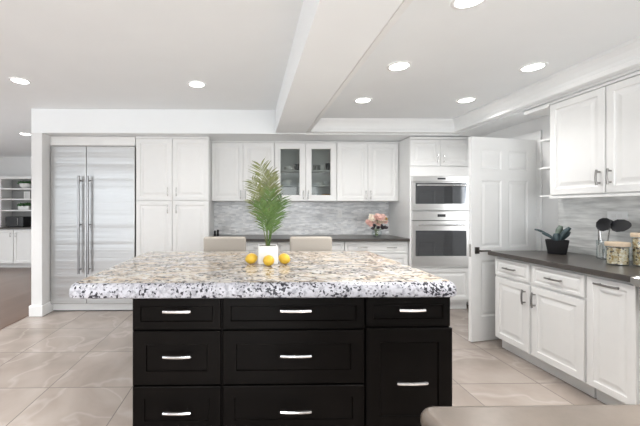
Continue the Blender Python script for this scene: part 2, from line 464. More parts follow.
# crown moulding round the tray (profile: lip, cove, top fillet)
cp = [(0, .0), (.004, .0), (.004, .040), (.018, .040), (.018, .014), (.062, .020), (.066, .026), (.066, .050), (.052, .058), (.054, .088), (.068, .125), (.086, .150), (.094, .158), (.094, .183), (0, .183)]
def crown(name, side):
    b = MB()
    if side == 'left':
        b.prism([(.691 + d, ZS + h + .001) for d, h in cp], YR, 4.188, 'y')
    elif side == 'right':
        b.prism([(2.634 - d, ZS + h + .003) for d, h in cp], YR, 4.188, 'y')
    else:
        b.prism([(4.189 - d, ZS + h + .001) for d, h in cp], .693, 2.632, 'x')
    return struct(name, b, 'trim_white')
crown('trim_2', 'left'); crown('trim_3', 'back'); crown('trim_4', 'right')
# baseboard on the column
b = MB().box(-2.71, -2.545, 4.10, 4.30, 0, .135, .006); struct('baseboard_left', b, 'trim_white')
b = MB().box(-2.556, -2.546, 4.30, 4.33, 0, .135, .003); struct('baseboard_left.001', b, 'trim_white')
# backsplashes
b = MB().box(-.529, 2.069, YB - .012, YB - .001, .936, 1.424); struct('wall_backsplash', b, 'mosaic_back')
b = MB().box(XR - .012, XR - .001, -.6, 3.16, .918, 1.436); struct('wall_backsplash.001', b, 'mosaic_side')
# door casing
b = MB()
b.box(XR - .018, XR - .001, 3.345, 3.435, 0, 2.05, .003); b.box(XR - .018, XR - .001, 4.245, 4.254, 0, 2.05)
b.box(XR - .018, XR - .001, 3.345, 4.254, 2.0505, 2.13, .003)
struct('trim_5', b, 'trim_white')

# ------------------------------------------------------------------ door fronts and handles
T = .020
def prof_raised(w, h):
    k = min(1.0, min(w, h) / .34)
    k = max(k, .42)
    return [(0, T), (0, .004), (.004, 0), (.052 * k, 0), (.056 * k, .007), (.066 * k, .009), (.076 * k, .009), (.084 * k, .0075), (.104 * k, .0025), (.110 * k, .0025)]
def prof_shaker(w, h, m=.058, dep=.009):
    k = max(.5, min(1.0, min(w, h) / .30))
    return [(0, T), (0, .003), (.003, 0), (m * k, 0), (m * k + .004, dep), (m * k + .006, dep)]
def bar_handle(parent, x, y, z, length, vertical, mat='nickel', r=.0055, proj=.030):
    """a slim bowed bar on two posts, standing off a front at depth y, facing -Y"""
    L = length / 2
    b = MB()
    def P(t, d): return (x, y - d, z + t) if vertical else (x + t, y - d, z)
    n = 8
    b.tube([P(-L + 2 * L * k / n, proj - .006 * (2 * k / n - 1) ** 2) for k in range(n + 1)], r, 8)
    for t in (-L * .72, L * .72):
        b.tube([P(t, -.001), P(t, proj - .003)], r * .85, 8)
    return b.build('handle', mat, parent, 'auto')
def front(parent, name, x0, x1, z0, z1, prof, mat, hdl=None, hmat='nickel', y=0):
    """hdl: (x, z, length, vertical)"""
    o = MB().panel(x0, x1, z0, z1, y, prof(x1 - x0, z1 - z0)).build(name, mat, parent)
    for h in ([hdl] if isinstance(hdl, tuple) else (hdl or [])):
        bar_handle(o, h[0], y, h[1], h[2], h[3], hmat, *((.0085, .036) if hmat == 'chrome' else (.0072, .032) if hmat == 'gunmetal' else ()))
    return o
def carcass(parent, w, d, z0, z1, mat='cabinet_white', kick=.0, kick_in=.06, name='body'):
    b = MB().box(0, w, T + .001, d, z0 + kick, z1)
    if kick:
        b.box(.004, w - .004, T + kick_in, d, z0, z0 + kick + .001)
    return b.build(name, mat, parent)

# ------------------------------------------------------------------ refrigerator wall
fr = thing('refrigerator', 'tall stainless steel built-in refrigerator with two brushed doors and long bar handles', 'refrigerator', (-2.545, 4.27, 0))
MB().box(.01, 1.055, .055, .60, .0, 2.115).build('body', 'oven_liner', fr)
d1 = MB().box(.0, .447, 0, .05, .105, 2.125, .006, 2).build('door', 'stainless', fr)
d2 = MB().box(.453, 1.065, 0, .05, .105, 2.125, .006, 2).build('door', 'stainless', fr)
def fridge_bar(p, x):
    b = MB().tube([(x, -.065, .50), (x, -.065, 1.74)], .015, 14)
    for z in (.56, 1.12, 1.68): b.tube([(x, .004, z), (x, -.065, z)], .010, 10)
    b.build('handle', 'handle_steel', p, 'auto')
fridge_bar(d1, .385); fridge_bar(d2, .500)
b = MB().box(.0, 1.065, .050, .054, .012, .100)
b.build('toe_grille', 'trim_white', fr)

fp = thing('filler_panel', 'white flat panel over the stainless refrigerator', 'panel', (-2.553, 4.275, 2.132))
front(fp, 'face', 0, 1.078, 0, .118, lambda w, h: [(0, T), (0, .002), (.002, 0), (.018, 0), (.021, .005), (.024, .005)], 'cabinet_white')
MB().box(0, 1.078, T + .001, .60, 0, .118).build('body', 'cabinet_white', fp)

# ------------------------------------------------------------------ pantry
pw = .937
pc = thing('pantry_cabinet', 'tall white pantry cabinet with four raised-panel doors beside the refrigerator', 'cabinet', (-1.468, 4.275, 0))
carcass(pc, pw, .62, 0, 2.25, kick=.10)
MB().box(0, pw, -.004, T, 2.225, 2.252, .003).build('crown', 'cabinet_white', pc)
hw = pw / 2
for k in (0, 1):
    x0, x1 = (.004, hw - .002) if k == 0 else (hw + .002, pw - .004)
    hx = hw - .055 if k == 0 else hw + .055
    front(pc, 'door', x0, x1, 1.432, 2.222, prof_raised, 'cabinet_white', (hx, 1.54, .11, True))
    front(pc, 'door', x0, x1, .115, 1.424, prof_raised, 'cabinet_white', (hx, 1.32, .11, True))

# ------------------------------------------------------------------ wall cabinets on the back wall
UX0, UW, UZ0, UZ1 = -.529, .8655, 1.426, 2.235
def upper_cab(label, x, glassy=False):
    t = thing('wall_cabinet', label, 'cabinet', (x, 4.56, UZ0))
    h = UZ1 - UZ0; d = .346; w = UW - .002
    if not glassy:
        MB().box(0, w, T + .001, d, 0, h).build('body', 'cabinet_white', t)
    else:
        b = MB()
        b.box(0, .02, T + .001, d, 0, h); b.box(w - .02, w, T + .001, d, 0, h); b.box(w / 2 - .015, w / 2 + .015, T + .001, T + .03, 0, h)
        b.box(.02, w - .02, d - .012, d, 0, h); b.box(.02, w - .02, T + .001, d - .012, 0, .02); b.box(.02, w - .02, T + .001, d - .012, h - .02, h)
        b.build('body', 'cabinet_white', t)
        for z in (.215, .425):
            MB().box(.021, w - .021, T + .035, d - .013, z, z + .012).build('shelf', 'clear_glass' if False else 'cabinet_white', t)
    MB().box(0, w, .002, d, h + .001, ZS - .01 - UZ0).build('fascia', 'cabinet_white', t)
    for k in (0, 1):
        x0, x1 = (.003, w / 2 - .0015) if k == 0 else (w / 2 + .0015, w - .003)
        hx = w / 2 - .032 if k == 0 else w / 2 + .032
        hdl = (hx, .088, .12, True)
        if not glassy:
            front(t, 'door', x0, x1, .004, h - .004, prof_raised, 'cabinet_white', hdl)
        else:
            f = .082
            o = MB().panel(x0, x1, .004, h - .004, 0, [(0, T), (0, .004), (.004, 0), (f - .012, 0), (f - .004, .006), (f, .006), (f, T)], hole=True).build('door', 'cabinet_white', t)
            MB().box(x0 + f - .006, x1 - f + .006, .010, .014, .004 + f - .006, h - .004 - f + .006).build('pane', 'pane_glass', o)
            bar_handle(o, hx, 0, .088, .12, True)
    return t
upper_cab('white double-door wall cabinet beside the tall pantry, behind the palm fronds', UX0)
upper_cab('white wall cabinet with two glass doors showing dishes inside', UX0 + UW, True)
upper_cab('white double-door wall cabinet above the pink flowers', UX0 + 2 * UW)

# dishes behind the glass doors
def bowl(name, label, x, y, z, r, h, mat, cat='bowl'):
    b = MB().lathe([(0, .0), (r * .5, 0), (r * .8, h * .35), (r, h), (r * .94, h), (r * .72, h * .4), (r * .4, h * .12), (0, h * .12)], (0, 0, 0), 22)
    o = b.build(name, mat, None, True); o.location = (x, y, z); return tag(o, label, cat, None)
zs = [UZ0 + .020, UZ0 + .227, UZ0 + .437]
yi = 4.745
bowl('bowl', 'white bowl on the upper shelf behind the first glass door', .545, yi, zs[2], .065, .06, 'plate_white')
bowl('cooking_pot', 'dark round pot on the upper shelf behind the first glass door', .685, yi, zs[2], .060, .10, 'dark_pot', 'pot')
bowl('casserole_dish', 'large white dish on the middle shelf behind the first glass door', .515, yi, zs[1], .085, .085, 'plate_white', 'dish')
bowl('bowl', 'small white bowl on the middle shelf behind the first glass door', .695, yi, zs[1], .045, .05, 'plate_white')
for k in range(5):
    b = MB().lathe([(0, 0), (.05, 0), (.085, .010), (.085, .013), (.05, .004), (0, .004)], seg=22)
    o = b.build('plate', 'plate_white', None, True); o.location = (.58, yi, zs[0] + .0135 * k)
    tag(o, 'white plate in the low stack on the bottom shelf behind the glass doors', 'plate', 'stacked plates in the glass cabinet')
for k, px in enumerate((.93, .99)):
    b = MB().lathe([(0, 0), (.022, 0), (.028, .09), (.026, .09), (.020, .004), (0, .004)], seg=18)
    o = b.build('drinking_glass', 'clear_glass', None, True); o.location = (px, yi, zs[2])
    tag(o, 'clear drinking glass on the upper shelf behind the second glass door', 'glass', 'drinking glasses in the glass cabinet')
bowl('mug', 'white mug on the upper shelf behind the second glass door', 1.045, yi, zs[2], .036, .085, 'plate_white', 'mug')
bowl('cooking_pot', 'dark pot on the upper shelf behind the second glass door', 1.125, yi, zs[2], .04, .11, 'dark_pot', 'pot')
bowl('serving_dish', 'wide low white dish on the middle shelf behind the second glass door', .97, yi, zs[1], .08, .045, 'plate_white', 'dish')
bowl('serving_dish', 'smaller deep dish on the middle shelf behind the second glass door', 1.115, yi, zs[1], .05, .07, 'porcelain', 'dish')
b = MB().lathe([(0, 0), (.03, 0), (.03, .07), (.018, .085), (.018, .10), (0, .10)], seg=18)
o = b.build('spice_jar', 'porcelain', None, 'auto'); o.location = (.955, yi - .05, zs[0]); tag(o, 'pale jar on the bottom shelf behind the second glass door', 'jar')
o = MB().box(-.055, .055, -.04, .04, 0, .085, .006).build('food_box', 'orange_box'); o.location = (1.08, yi - .04, zs[0]); tag(o, 'orange box on the bottom shelf behind the second glass door', 'box')

# ------------------------------------------------------------------ base run on the back wall
BX0, BX1 = -.528, 2.066
ZB = .900
def base_back(label, x, w, split=None):
    t = thing('base_cabinet', label, 'cabinet', (x, 4.285, 0))
    carcass(t, w, .62, 0, ZB - .001, kick=.10)
    hs = [(w * .27, .818, .13, False), (w * .73, .818, .13, False)]
    front(t, 'drawer', .004, w - .004, .742, ZB - .012, prof_raised, 'cabinet_white', hs, 'nickel')
    for k in (0, 1):
        x0, x1 = (.004, w / 2 - .002) if k == 0 else (w / 2 + .002, w - .004)
        front(t, 'door', x0, x1, .115, .734, prof_raised, 'cabinet_white', (w / 2 + (-.04 if k == 0 else .04), .64, .12, True))
    return t
base_back('white base cabinet under the dark counter beside the pantry', BX0, .876)
base_back('white base cabinet under the dark counter, behind the second stool', BX0 + .88, .876)
base_back('white base cabinet with a wide drawer next to the oven tower', BX0 + 1.76, .832)
ct = MB().box(-.529, 2.068, 4.245, YB - .013, ZB, .936, .004).build('countertop', 'dark_quartz'); tag(ct, 'dark grey countertop along the back wall under the mosaic', 'countertop')

# ------------------------------------------------------------------ oven tower
TX, TWD = 2.07, .80
tw = thing('oven_cabinet', 'tall white cabinet tower holding the two stainless ovens', 'cabinet', (TX, 4.255, 0))
b = MB()
b.box(0, .02, T + .001, .65, .10, 2.255); b.box(TWD - .02, TWD, T + .001, .65, .10, 2.255)
b.box(.02, TWD - .02, .60, .65, .10, 2.255)
for z0, z1 in ((.10, .575), (1.292, 1.302), (1.75, 2.255)): b.box(.02, TWD - .02, T + .001, .60, z0, z1)
b.box(.004, TWD - .004, .08, .65, 0, .101)
b.build('body', 'cabinet_white', tw)
b = MB()
b.box(0, .0225, 0, T, .105, 1.872); b.box(TWD - .0225, TWD, 0, T, .105, 1.872)
b.box(.0225, TWD - .0225, 0, T, 1.748, 1.872); b.box(.0225, TWD - .0225, 0, T, .56, .583)
b.build('face_frame', 'cabinet_white', tw)
front(tw, 'drawer', .008, TWD - .008, .135, .552, prof_raised, 'cabinet_white', None)
for k in (0, 1):
    x0, x1 = (.004, TWD / 2 - .002) if k == 0 else (TWD / 2 + .002, TWD - .004)
    front(tw, 'door', x0, x1, 1.878, 2.222, prof_raised, 'cabinet_white', (TWD / 2 + (-.04 if k == 0 else .04), 1.97, .11, True))
MB().box(-.002, TWD + .002, -.012, T, 2.226, 2.256, .004).build('crown', 'cabinet_white', tw)

def oven(name, label, x, y, z, w, h, ctrl, glass_z, bar_z, d=.50):
    t = thing(name, label, 'oven', (x, y, z))
    MB().box(.028, w - .028, .021, d, .006, h - .006).build('body', 'oven_liner', t)
    c = MB().box(0, w, -.012, .02, h - ctrl, h, .003).build('control_panel', 'stainless_oven', t)
    MB().box(w * .44, w * .58, -.0135, -.0122, h - ctrl * .62, h - ctrl * .32).build('display', 'black_plastic', c)
    g0, g1 = glass_z
    dt = h - ctrl - .006
    gx = .042
    b = MB()
    # steel door frame with an opening
    outer = [(0, 0), (w, 0), (w, dt), (0, dt)]; inner = [(gx, g0), (w - gx, g0), (w - gx, g1), (gx, g1)]
    lo = [[(p[0], q, p[1]) for p in P] for P, q in ((outer, .02), (outer, -.015), (inner, -.015), (inner, .02))]
    lo.append(lo[0]); b.rings(lo, False, False); bmesh.ops.remove_doubles(b.bm, verts=b.bm.verts[:], dist=1e-6)
    dr = b.build('door', 'stainless_oven', t)
    MB().box(gx - .004, w - gx + .004, -.0125, .012, g0 - .004, g1 + .004).build('window', 'oven_glass', dr)
    b = MB().tube([(.05, -.055, bar_z), (w - .05, -.055, bar_z)], .011, 12)
    for xx in (.07, w - .07): b.tube([(xx, -.012, bar_z), (xx, -.055, bar_z)], .008, 10)
    b.build('handle', 'chrome', dr, 'auto')
    return t
oven('microwave_oven', 'upper stainless speed oven with a wide dark glass door', 2.094, 4.250, 1.304, .750, .442, .074, (.082, .352), .320)
oven('wall_oven', 'larger lower stainless wall oven with a horizontal bar handle', 2.094, 4.250, .586, .750, .704, .118, (.125, .455), .528)

# ------------------------------------------------------------------ six-panel door standing open
dw, dh = .815, 2.03
door = thing('door_1', 'white six-panel interior door standing open, hinged by the casing', 'door')
del door['label']; del door['category']; door['kind'] = 'structure'
# local: x from hinge (0) to latch (dw), faces -Y and +Y
xs = [0, .115, .365, .45, .70, dw]
zc = [0, .24, .80, .93, 1.60, 1.71, 1.905, dh]
def six_panel():
    b = MB()
    for side in (0, 1):
        y = 0 if side == 0 else .035
        s = 1 if side == 0 else -1
        for i in range(5):
            for j in range(7):
                x0, x1, z0, z1 = xs[i], xs[i + 1], zc[j], zc[j + 1]
                if i in (1, 3) and j in (1, 3, 5):
                    lo = [[(x0 + q, y + s * dd, z0 + q), (x1 - q, y + s * dd, z0 + q), (x1 - q, y + s * dd, z1 - q), (x0 + q, y + s * dd, z1 - q)] for q, dd in ((0, 0), (.012, .008), (.022, .009), (.045, .003))]
                    b.rings(lo, False, True)
                else:
                    b.poly([(x0, y, z0), (x1, y, z0), (x1, y, z1), (x0, y, z1)])
    for (xa, za, xb, zb) in ((0, 0, dw, 0), (0, dh, dw, dh), (0, 0, 0, dh), (dw, 0, dw, dh)):
        b.poly([(xa, 0, za), (xb, 0, zb), (xb, .035, zb), (xa, .035, za)])
    bmesh.ops.remove_doubles(b.bm, verts=b.bm.verts[:], dist=1e-5)
    return b
leaf = six_panel().build('leaf', 'trim_white', door)
b = MB().box(dw - .085, dw - .035, -.010, -.0005, .87, .935, .002).box(dw - .085, dw - .035, .0355, .045, .87, .935, .002)
b.tube([(dw - .06, -.005, .902), (dw - .06, -.05, .902)], .009, 10); b.tube([(dw - .06, .04, .902), (dw - .06, .085, .902)], .009, 10)
b.tube([(dw - .062, -.05, .902), (dw - .17, -.052, .902)], [.009, .007], 10); b.tube([(dw - .062, .085, .902), (dw - .17, .087, .902)], [.009, .007], 10)
b.build('lever_handle', 'bronze', door, 'auto')
b = MB().box(dw - .001, dw + .0012, .006, .029, .84, .965); b.build('latch_plate', 'nickel', door)
for z in (.25, 1.04, 1.80):
    MB().tube([(-.004, -.006, z), (-.004, -.006, z + .09)], .006, 8).box(-.001, .026, -.0015, .001, z, z + .09).build('hinge', 'nickel', door, 'auto')
# hinge at (2.985, 3.43); latch end at (2.19, 3.27): direction
hx, hy, lx, ly = 2.978, 3.43, 2.185, 3.265
ang = math.atan2(ly - hy, lx - hx)
# local face -Y must look towards the camera: mirror by making x run from hinge to latch -> rotate by ang, -Y turns to +Y side; flip via scale-free choice
door.location = (hx, hy, .008); door.rotation_euler = (0, 0, ang)

# ------------------------------------------------------------------ right-hand base run (fronts face -X)
RZ = R(-90)
FX = 2.336
def right_thing(name, label, cat, ytop, z=0, x=FX):
    return thing(name, label, cat, (x, ytop, z), RZ)
HB = .878
t = right_thing('base_cabinet', 'white base cabinet with two drawers over two doors below the black planter', 'cabinet', 3.128)
w = .858
carcass(t, w, .655, 0, HB - .001, kick=.10, kick_in=.055)
hw = .392
for k, (x0, x1) in enumerate(((.012, hw), (hw + .028, w - .008))):
    front(t, 'drawer', x0, x1, .700, .858, prof_raised, 'cabinet_white', ((x0 + x1) / 2, .782, .13, False), 'gunmetal')
    front(t, 'door', x0, x1, .108, .680, prof_raised, 'cabinet_white', ((x1 - .035) if k == 0 else (x0 + .035), .575, .125, True), 'gunmetal')
t = right_thing('base_cabinet', 'narrow white pull-out base cabinet with one tall panel beside the sink', 'cabinet', 2.265)
w = .305
carcass(t, w, .655, 0, HB - .001, kick=.10, kick_in=.055)
front(t, 'pull_out_front', .006, w - .006, .108, .858, prof_raised, 'cabinet_white', (w / 2, .822, .15, False), 'gunmetal')
# sink cabinet and next one towards the peninsula
t = right_thing('sink_cabinet', 'white cabinet under the grey apron sink', 'cabinet', 1.955)
w = .84
carcass(t, w, .655, 0, .715, kick=.10, kick_in=.055)
for x0, x1 in ((.03, w / 2 - .002), (w / 2 + .002, w - .03)):
    front(t, 'door', x0, x1, .108, .712, prof_raised, 'cabinet_white', None)
t = right_thing('base_cabinet', 'white base cabinet between the apron sink and the peninsula', 'cabinet', 1.11)
w = .43
carcass(t, w, .655, 0, HB - .001, kick=.10, kick_in=.055)
front(t, 'door', .006, w - .006, .108, .858, prof_raised, 'cabinet_white', None)
# countertop with a notch for the sink
b = MB()
poly = [(2.30, 3.165), (2.30, 1.952), (2.86, 1.952), (2.86, 1.118), (2.30, 1.118), (2.30, .692), (XR - .013, .692), (XR - .013, 3.165)]
b.prism(poly, HB, .918)
o = b.build('countertop', 'dark_quartz'); tag(o, 'dark grey stone countertop along the right wall under the canisters', 'countertop')
bv = o.modifiers.new('bevel', 'BEVEL'); bv.width = .004; bv.segments = 2
# apron sink
sk = thing('apron_sink', 'grey apron-front sink with a rounded rim at the end of the counter', 'sink', (FX, 1.948, .72), RZ)
def rr(x0, x1, y0, y1, r, n=5):
    out = []
    for cx, cy, a0 in ((x1 - r, y1 - r, 0), (x0 + r, y1 - r, 90), (x0 + r, y0 + r, 180), (x1 - r, y0 + r, 270)):
        for k in range(n + 1):
            a = R(a0 + 90 * k / n); out.append((cx + r * math.cos(a), cy + r * math.sin(a)))
    return out
sw = .826
def zl(pts, z): return [(p[0], p[1], z) for p in pts]
b = MB().rings([zl(rr(.02, sw - .02, -.035, .48, .02), 0), zl(rr(.02, sw - .02, -.035, .48, .02), .145)])
b.build('apron', 'sink_steel', sk, 'auto')
A = lambda q, z, r=.03: zl(rr(-.0 + q, sw - q, -.072 + q, .515 - q, r), z)
b = MB().rings([A(.012, .146), A(0, .158), A(0, .195), A(.012, .206), A(.05, .206), A(.055, .200), A(.07, .16), A(.08, .1465)], True, True)
b.build('rim', 'sink_steel', sk, 'auto')

# ------------------------------------------------------------------ peninsula in front
pb = thing('peninsula_cabinet', 'white peninsula base under the brown-grey counter nearest the camera', 'cabinet', (.42, .63, 0))
MB().box(0, 2.5, -.55, 0, .09, .878).box(.03, 2.45, -.5, -.05, 0, .09).build('body', 'cabinet_white', pb)
b = MB()
pp = rr(.352, XR - .014, .02, .690, .035)
def off(q, z):
    return zl(rr(.344 + q, XR - .014 - q, .02 + q, .690 - q, max(.035 - q, .004)), z)
b.rings([off(.012, .880), off(.002, .886), off(0, .893), off(.001, .904), off(.006, .912), off(.013, .917), off(.02, .918)])
o = b.build('counter_slab', 'peninsula_quartz_sheen', None, 'auto'); tag(o, 'brown-grey stone peninsula counter with a rounded corner, closest to the camera', 'countertop')

# ------------------------------------------------------------------ right-hand wall cabinets
HX = 2.645
t = thing('wall_cabinet', 'white raised-panel wall cabinet over the canisters on the right wall', 'cabinet', (HX, 2.885, 1.436), RZ)
w, h = .93, .806
MB().box(0, w, T + .001, XR - HX - .002, 0, h).build('body', 'cabinet_white', t)
MB().box(0, w, .004, XR - HX - .002, h + .001, ZS - 1.436 - .002).build('fascia', 'cabinet_white', t)
MB().box(.0, w, .006, .03, -.022, -.001).build('light_rail', 'cabinet_white', t)
front(t, 'door', .008, .462, .006, h - .006, prof_raised, 'cabinet_white', (.462 - .035, .125, .115, True), 'gunmetal')
front(t, 'door', .470, w - .006, .006, h - .006, prof_raised, 'cabinet_white', (.470 + .035, .125, .115, True), 'gunmetal')
t = thing('wall_cabinet', 'white wall cabinet above the apron sink end of the right wall', 'cabinet', (HX, 1.953, 1.436), RZ)
MB().box(0, w, T + .001, XR - HX - .002, 0, h).build('body', 'cabinet_white', t)
MB().box(0, w, .004, XR - HX - .002, h + .001, ZS - 1.436 - .002).build('fascia', 'cabinet_white', t)
front(t, 'door', .006, .462, .006, h - .006, prof_raised, 'cabinet_white', (.462 - .035, .125, .115, True), 'gunmetal')
front(t, 'door', .470, w - .006, .006, h - .006, prof_raised, 'cabinet_white', (.470 + .035, .125, .115, True), 'gunmetal')
# open end shelves
t = thing('end_shelf_unit', 'white open shelves on the end of the wall cabinet by the door', 'shelf', (XR - .002, 2.887, 1.436))
MB().box(-.352, 0, .0, .27, .790, .826, .003).build('top_board', 'cabinet_white', t)
MB().box(-.015, 0, .0, .235, .0, .789).build('back_panel', 'wall_paint', t)
for z in (.0, .262, .525):
    pts = [(-.016, 0), (-.235, 0)] + [(-.205 - .03 * math.cos(R(a)), .215 + .03 * math.sin(R(a))) for a in range(0, 91, 15)] + [(-.016, .245)]
    MB().prism(pts, z, z + .016).build('shelf', 'cabinet_white', t)

# ------------------------------------------------------------------ island
IY = 1.80
ix = [-.640, -.152, .632, 1.108]
IZ = .846
def island_cab(label, i, fronts, dx=0):
    x0, x1 = ix[i], ix[i + 1]
    w = x1 - x0 - .002
    t = thing('island_cabinet', label, 'cabinet', (x0, IY, 0), 0)
    carcass(t, w, .92, 0, IZ - .001, 'island_black', kick=.095)
    for nm, z0, z1, hz, hl in fronts:
        o = front(t, nm, .005, w - .005 + (dx if nm == 'tilt_out_front' else 0), z0, z1, lambda a, c: prof_shaker(a, c, .075, .008), 'island_black', ((w / 2 + .006), hz, hl, False), 'chrome', 0)
    return t
rows = [('drawer', .670, .838, .776, .145), ('drawer', .370, .660, .535, .145), ('drawer', .110, .360, .236, .145)]
rows2 = [(a, b_, c, d, .165) for a, b_, c, d, e in rows]
island_cab('black island cabinet of three drawers under the granite overhang', 0, rows)
island_cab('widest black island cabinet with three broad drawers, in the middle', 1, rows2)
island_cab('black island cabinet with one drawer above a tall pull-out front', 2, [('drawer', .680, .838, .777, .14), ('tilt_out_front', .110, .668, .383, .165)], .012)
# slab: granite top with a chiselled speckled edge
def slab(q, z): return zl(rr(-.970 + q, 1.130 - q, 1.752 + q, 3.095 - q, .05 if q < .03 else .03), z)
gt = thing('granite_countertop', 'large beige and black speckled granite countertop on the black island', 'countertop', (.08, 2.42, .848))
def gl(pts): return [(p[0] - .08, p[1] - 2.42, p[2] - .848) for p in pts]
b = MB().rings([gl(slab(.012, .848)), gl(slab(.003, .854)), gl(slab(0, .864)), gl(slab(.002, .895)), gl(slab(.009, .914)), gl(slab(.020, .924)), gl(slab(.034, .9285))])
e = b.build('edge', 'granite_edge', gt, 'auto')
b = MB().rings([gl(slab(.030, .9286)), gl(slab(.036, .9300))], False, True)
b.build('slab_top', 'granite', gt)

# ------------------------------------------------------------------ stools behind the island
def stool(label, x):
    t = thing('counter_stool', label, 'stool', (x, 3.21, 0))
    b = MB().box(-.21, .21, .055, .125, .60, 1.045, .022, 3)
    b.build('backrest', 'linen', t, 'auto')
    MB().box(-.21, .21, -.30, .054, .60, .69, .025, 3).build('seat', 'linen', t, 'auto')
    for sx in (-1, 1):
        for y in (-.26, .09):
            MB().tube([(sx * .18, y, .60), (sx * .20, y + (.02 if y > 0 else -.02), 0)], [.02, .015], 8).build('leg', 'stool_wood', t, 'auto')
    MB().tube([(-.195, -.275, .22), (.195, -.275, .22)], .010, 8).build('footrest', 'stool_wood', t, 'auto')
    return t
stool('beige upholstered counter stool tucked behind the island near the pantry', -.250)
stool('beige upholstered counter stool behind the island beside the potted palm, toward the ovens', .608)

# ------------------------------------------------------------------ palm and lemons on the island
ZI = .930
PX, PY = .128, 2.395
pl = thing('potted_palm', 'feathery green palm in a square white pot on the granite island', 'plant', (PX, PY, ZI))
b = MB()
def sq(q, z): return zl(rr(-.070 + q, .070 - q, -.070 + q, .070 - q, .008, 3), z)
b.rings([sq(.004, 0.0005), sq(.0, .006), sq(0, .128), sq(.003, .131), sq(.008, .131), sq(.011, .128), sq(.011, .112)], True, True)
b.build('pot', 'ceramic_white', pl, 'auto')
MB().rings([sq(.0115, .1125), sq(.0115, .120), sq(.03, .124)], True, True).build('soil', 'soil', pl)
def frond(rootp, tip, bow, leaf_len, n, mat, start=.22, seed=0):
    rnd = random.Random(seed)
    p0 = Vector(rootp); p1 = Vector(tip); mid = (p0 + p1) / 2 + Vector(bow)
    def Q(t): return p0 * (1 - t) ** 2 + mid * 2 * t * (1 - t) + p1 * t * t
    b = MB()
    pts = [Q(k / 12) for k in range(13)]
    b.tube(pts, [.0042 - .0034 * k / 12 for k in range(13)], 6)
    for k in range(n):
        t = start + (1 - start) * (k + .5) / n
        p = Q(t); d = (Q(min(1, t + .03)) - Q(t - .03)).normalized()
        side0 = d.cross(Vector((0, -1, 0.15))).normalized()
        for sgn in (-1, 1):
            f = math.sin(math.pi * min(1, .12 + .95 * (t - start) / (1 - start) * .9)) ** .6
            L = leaf_len * (.35 + .65 * f) * rnd.uniform(.8, 1.15)
            out = (side0 * sgn * rnd.uniform(.65, 1.0) + d * rnd.uniform(.6, .95) + Vector((0, rnd.uniform(-.5, .5), rnd.uniform(-.05, .15)))).normalized()
            nrm = out.cross(d).normalized()
            wv = out.cross(nrm).normalized() * rnd.uniform(.0030, .0047)
            q1 = p + out * L * .45 + nrm * .004; q2 = p + out * L + Vector((0, 0, -L * .08))
            a1 = b.bm.verts.new(p + wv * .5); a2 = b.bm.verts.new(p - wv * .5)
            b1 = b.bm.verts.new(q1 + wv); b2 = b.bm.verts.new(q1 - wv); c1 = b.bm.verts.new(q2)
            b.bm.faces.new((a1, a2, b2, b1)); b.bm.faces.new((b1, b2, c1))
    b.build('frond', mat, pl)
zt = .12
frond((-.01, 0, zt), (-.055, .01, .715), (.055, .0, .02), .14, 30, 'palm_olive', .42, 1)
frond((.0, .01, zt), (.020, .03, .66), (-.02, .03, .0), .135, 28, 'palm_olive', .36, 2)
frond((-.005, -.01, zt), (-.115, -.02, .60), (.06, -.02, .02), .12, 26, 'palm_olive', .42, 3)
frond((.01, .0, zt), (.105, .0, .47), (-.02, .0, .04), .12, 24, 'palm_green', .28, 4)
frond((.01, -.01, zt), (.065, -.04, .43), (.0, -.02, .03), .115, 24, 'palm_green', .25, 5)
frond((.0, -.01, zt), (-.06, -.05, .44), (.02, -.02, .03), .12, 24, 'palm_green', .30, 6)
frond((-.01, .01, zt), (-.125, .02, .46), (.04, .0, .03), .10, 18, 'palm_olive', .40, 7)
frond((.005, .0, zt), (.015, -.06, .52), (.015, -.01, .0), .12, 26, 'palm_green', .3, 8)
frond((.01, .01, zt), (.045, .05, .62), (.02, .0, .03), .115, 24, 'palm_olive', .40, 9)

def lemon_mb(r):
    n = 14; pr = []
    for k in range(n + 1):
        a = math.pi * k / n; z = -math.cos(a); rad = math.sin(a)
        zz = z * 1.12 + (.10 * z ** 9)
        pr.append((max(0, rad * r * .98) if 0 < k < n else 0, zz * r))
    return MB().lathe(pr, (0, 0, 0), 22)
for lb, x, y, rz, ry in (('yellow lemon on the pantry-facing side of the white palm pot', .010, 2.37, 20, 80),
                         ('yellow lemon in front of the white palm pot', .128, 2.275, -60, 84),
                         ('yellow lemon on the oven-facing side of the white palm pot', .245, 2.36, 140, 78)):
    r = .038
    o = lemon_mb(r).build('lemon', 'lemon_yellow', None, True)
    o.location = (x, y, ZI + r * .99); o.rotation_euler = (0, R(ry), R(rz))
    tag(o, lb, 'lemon', 'lemons round the palm pot')

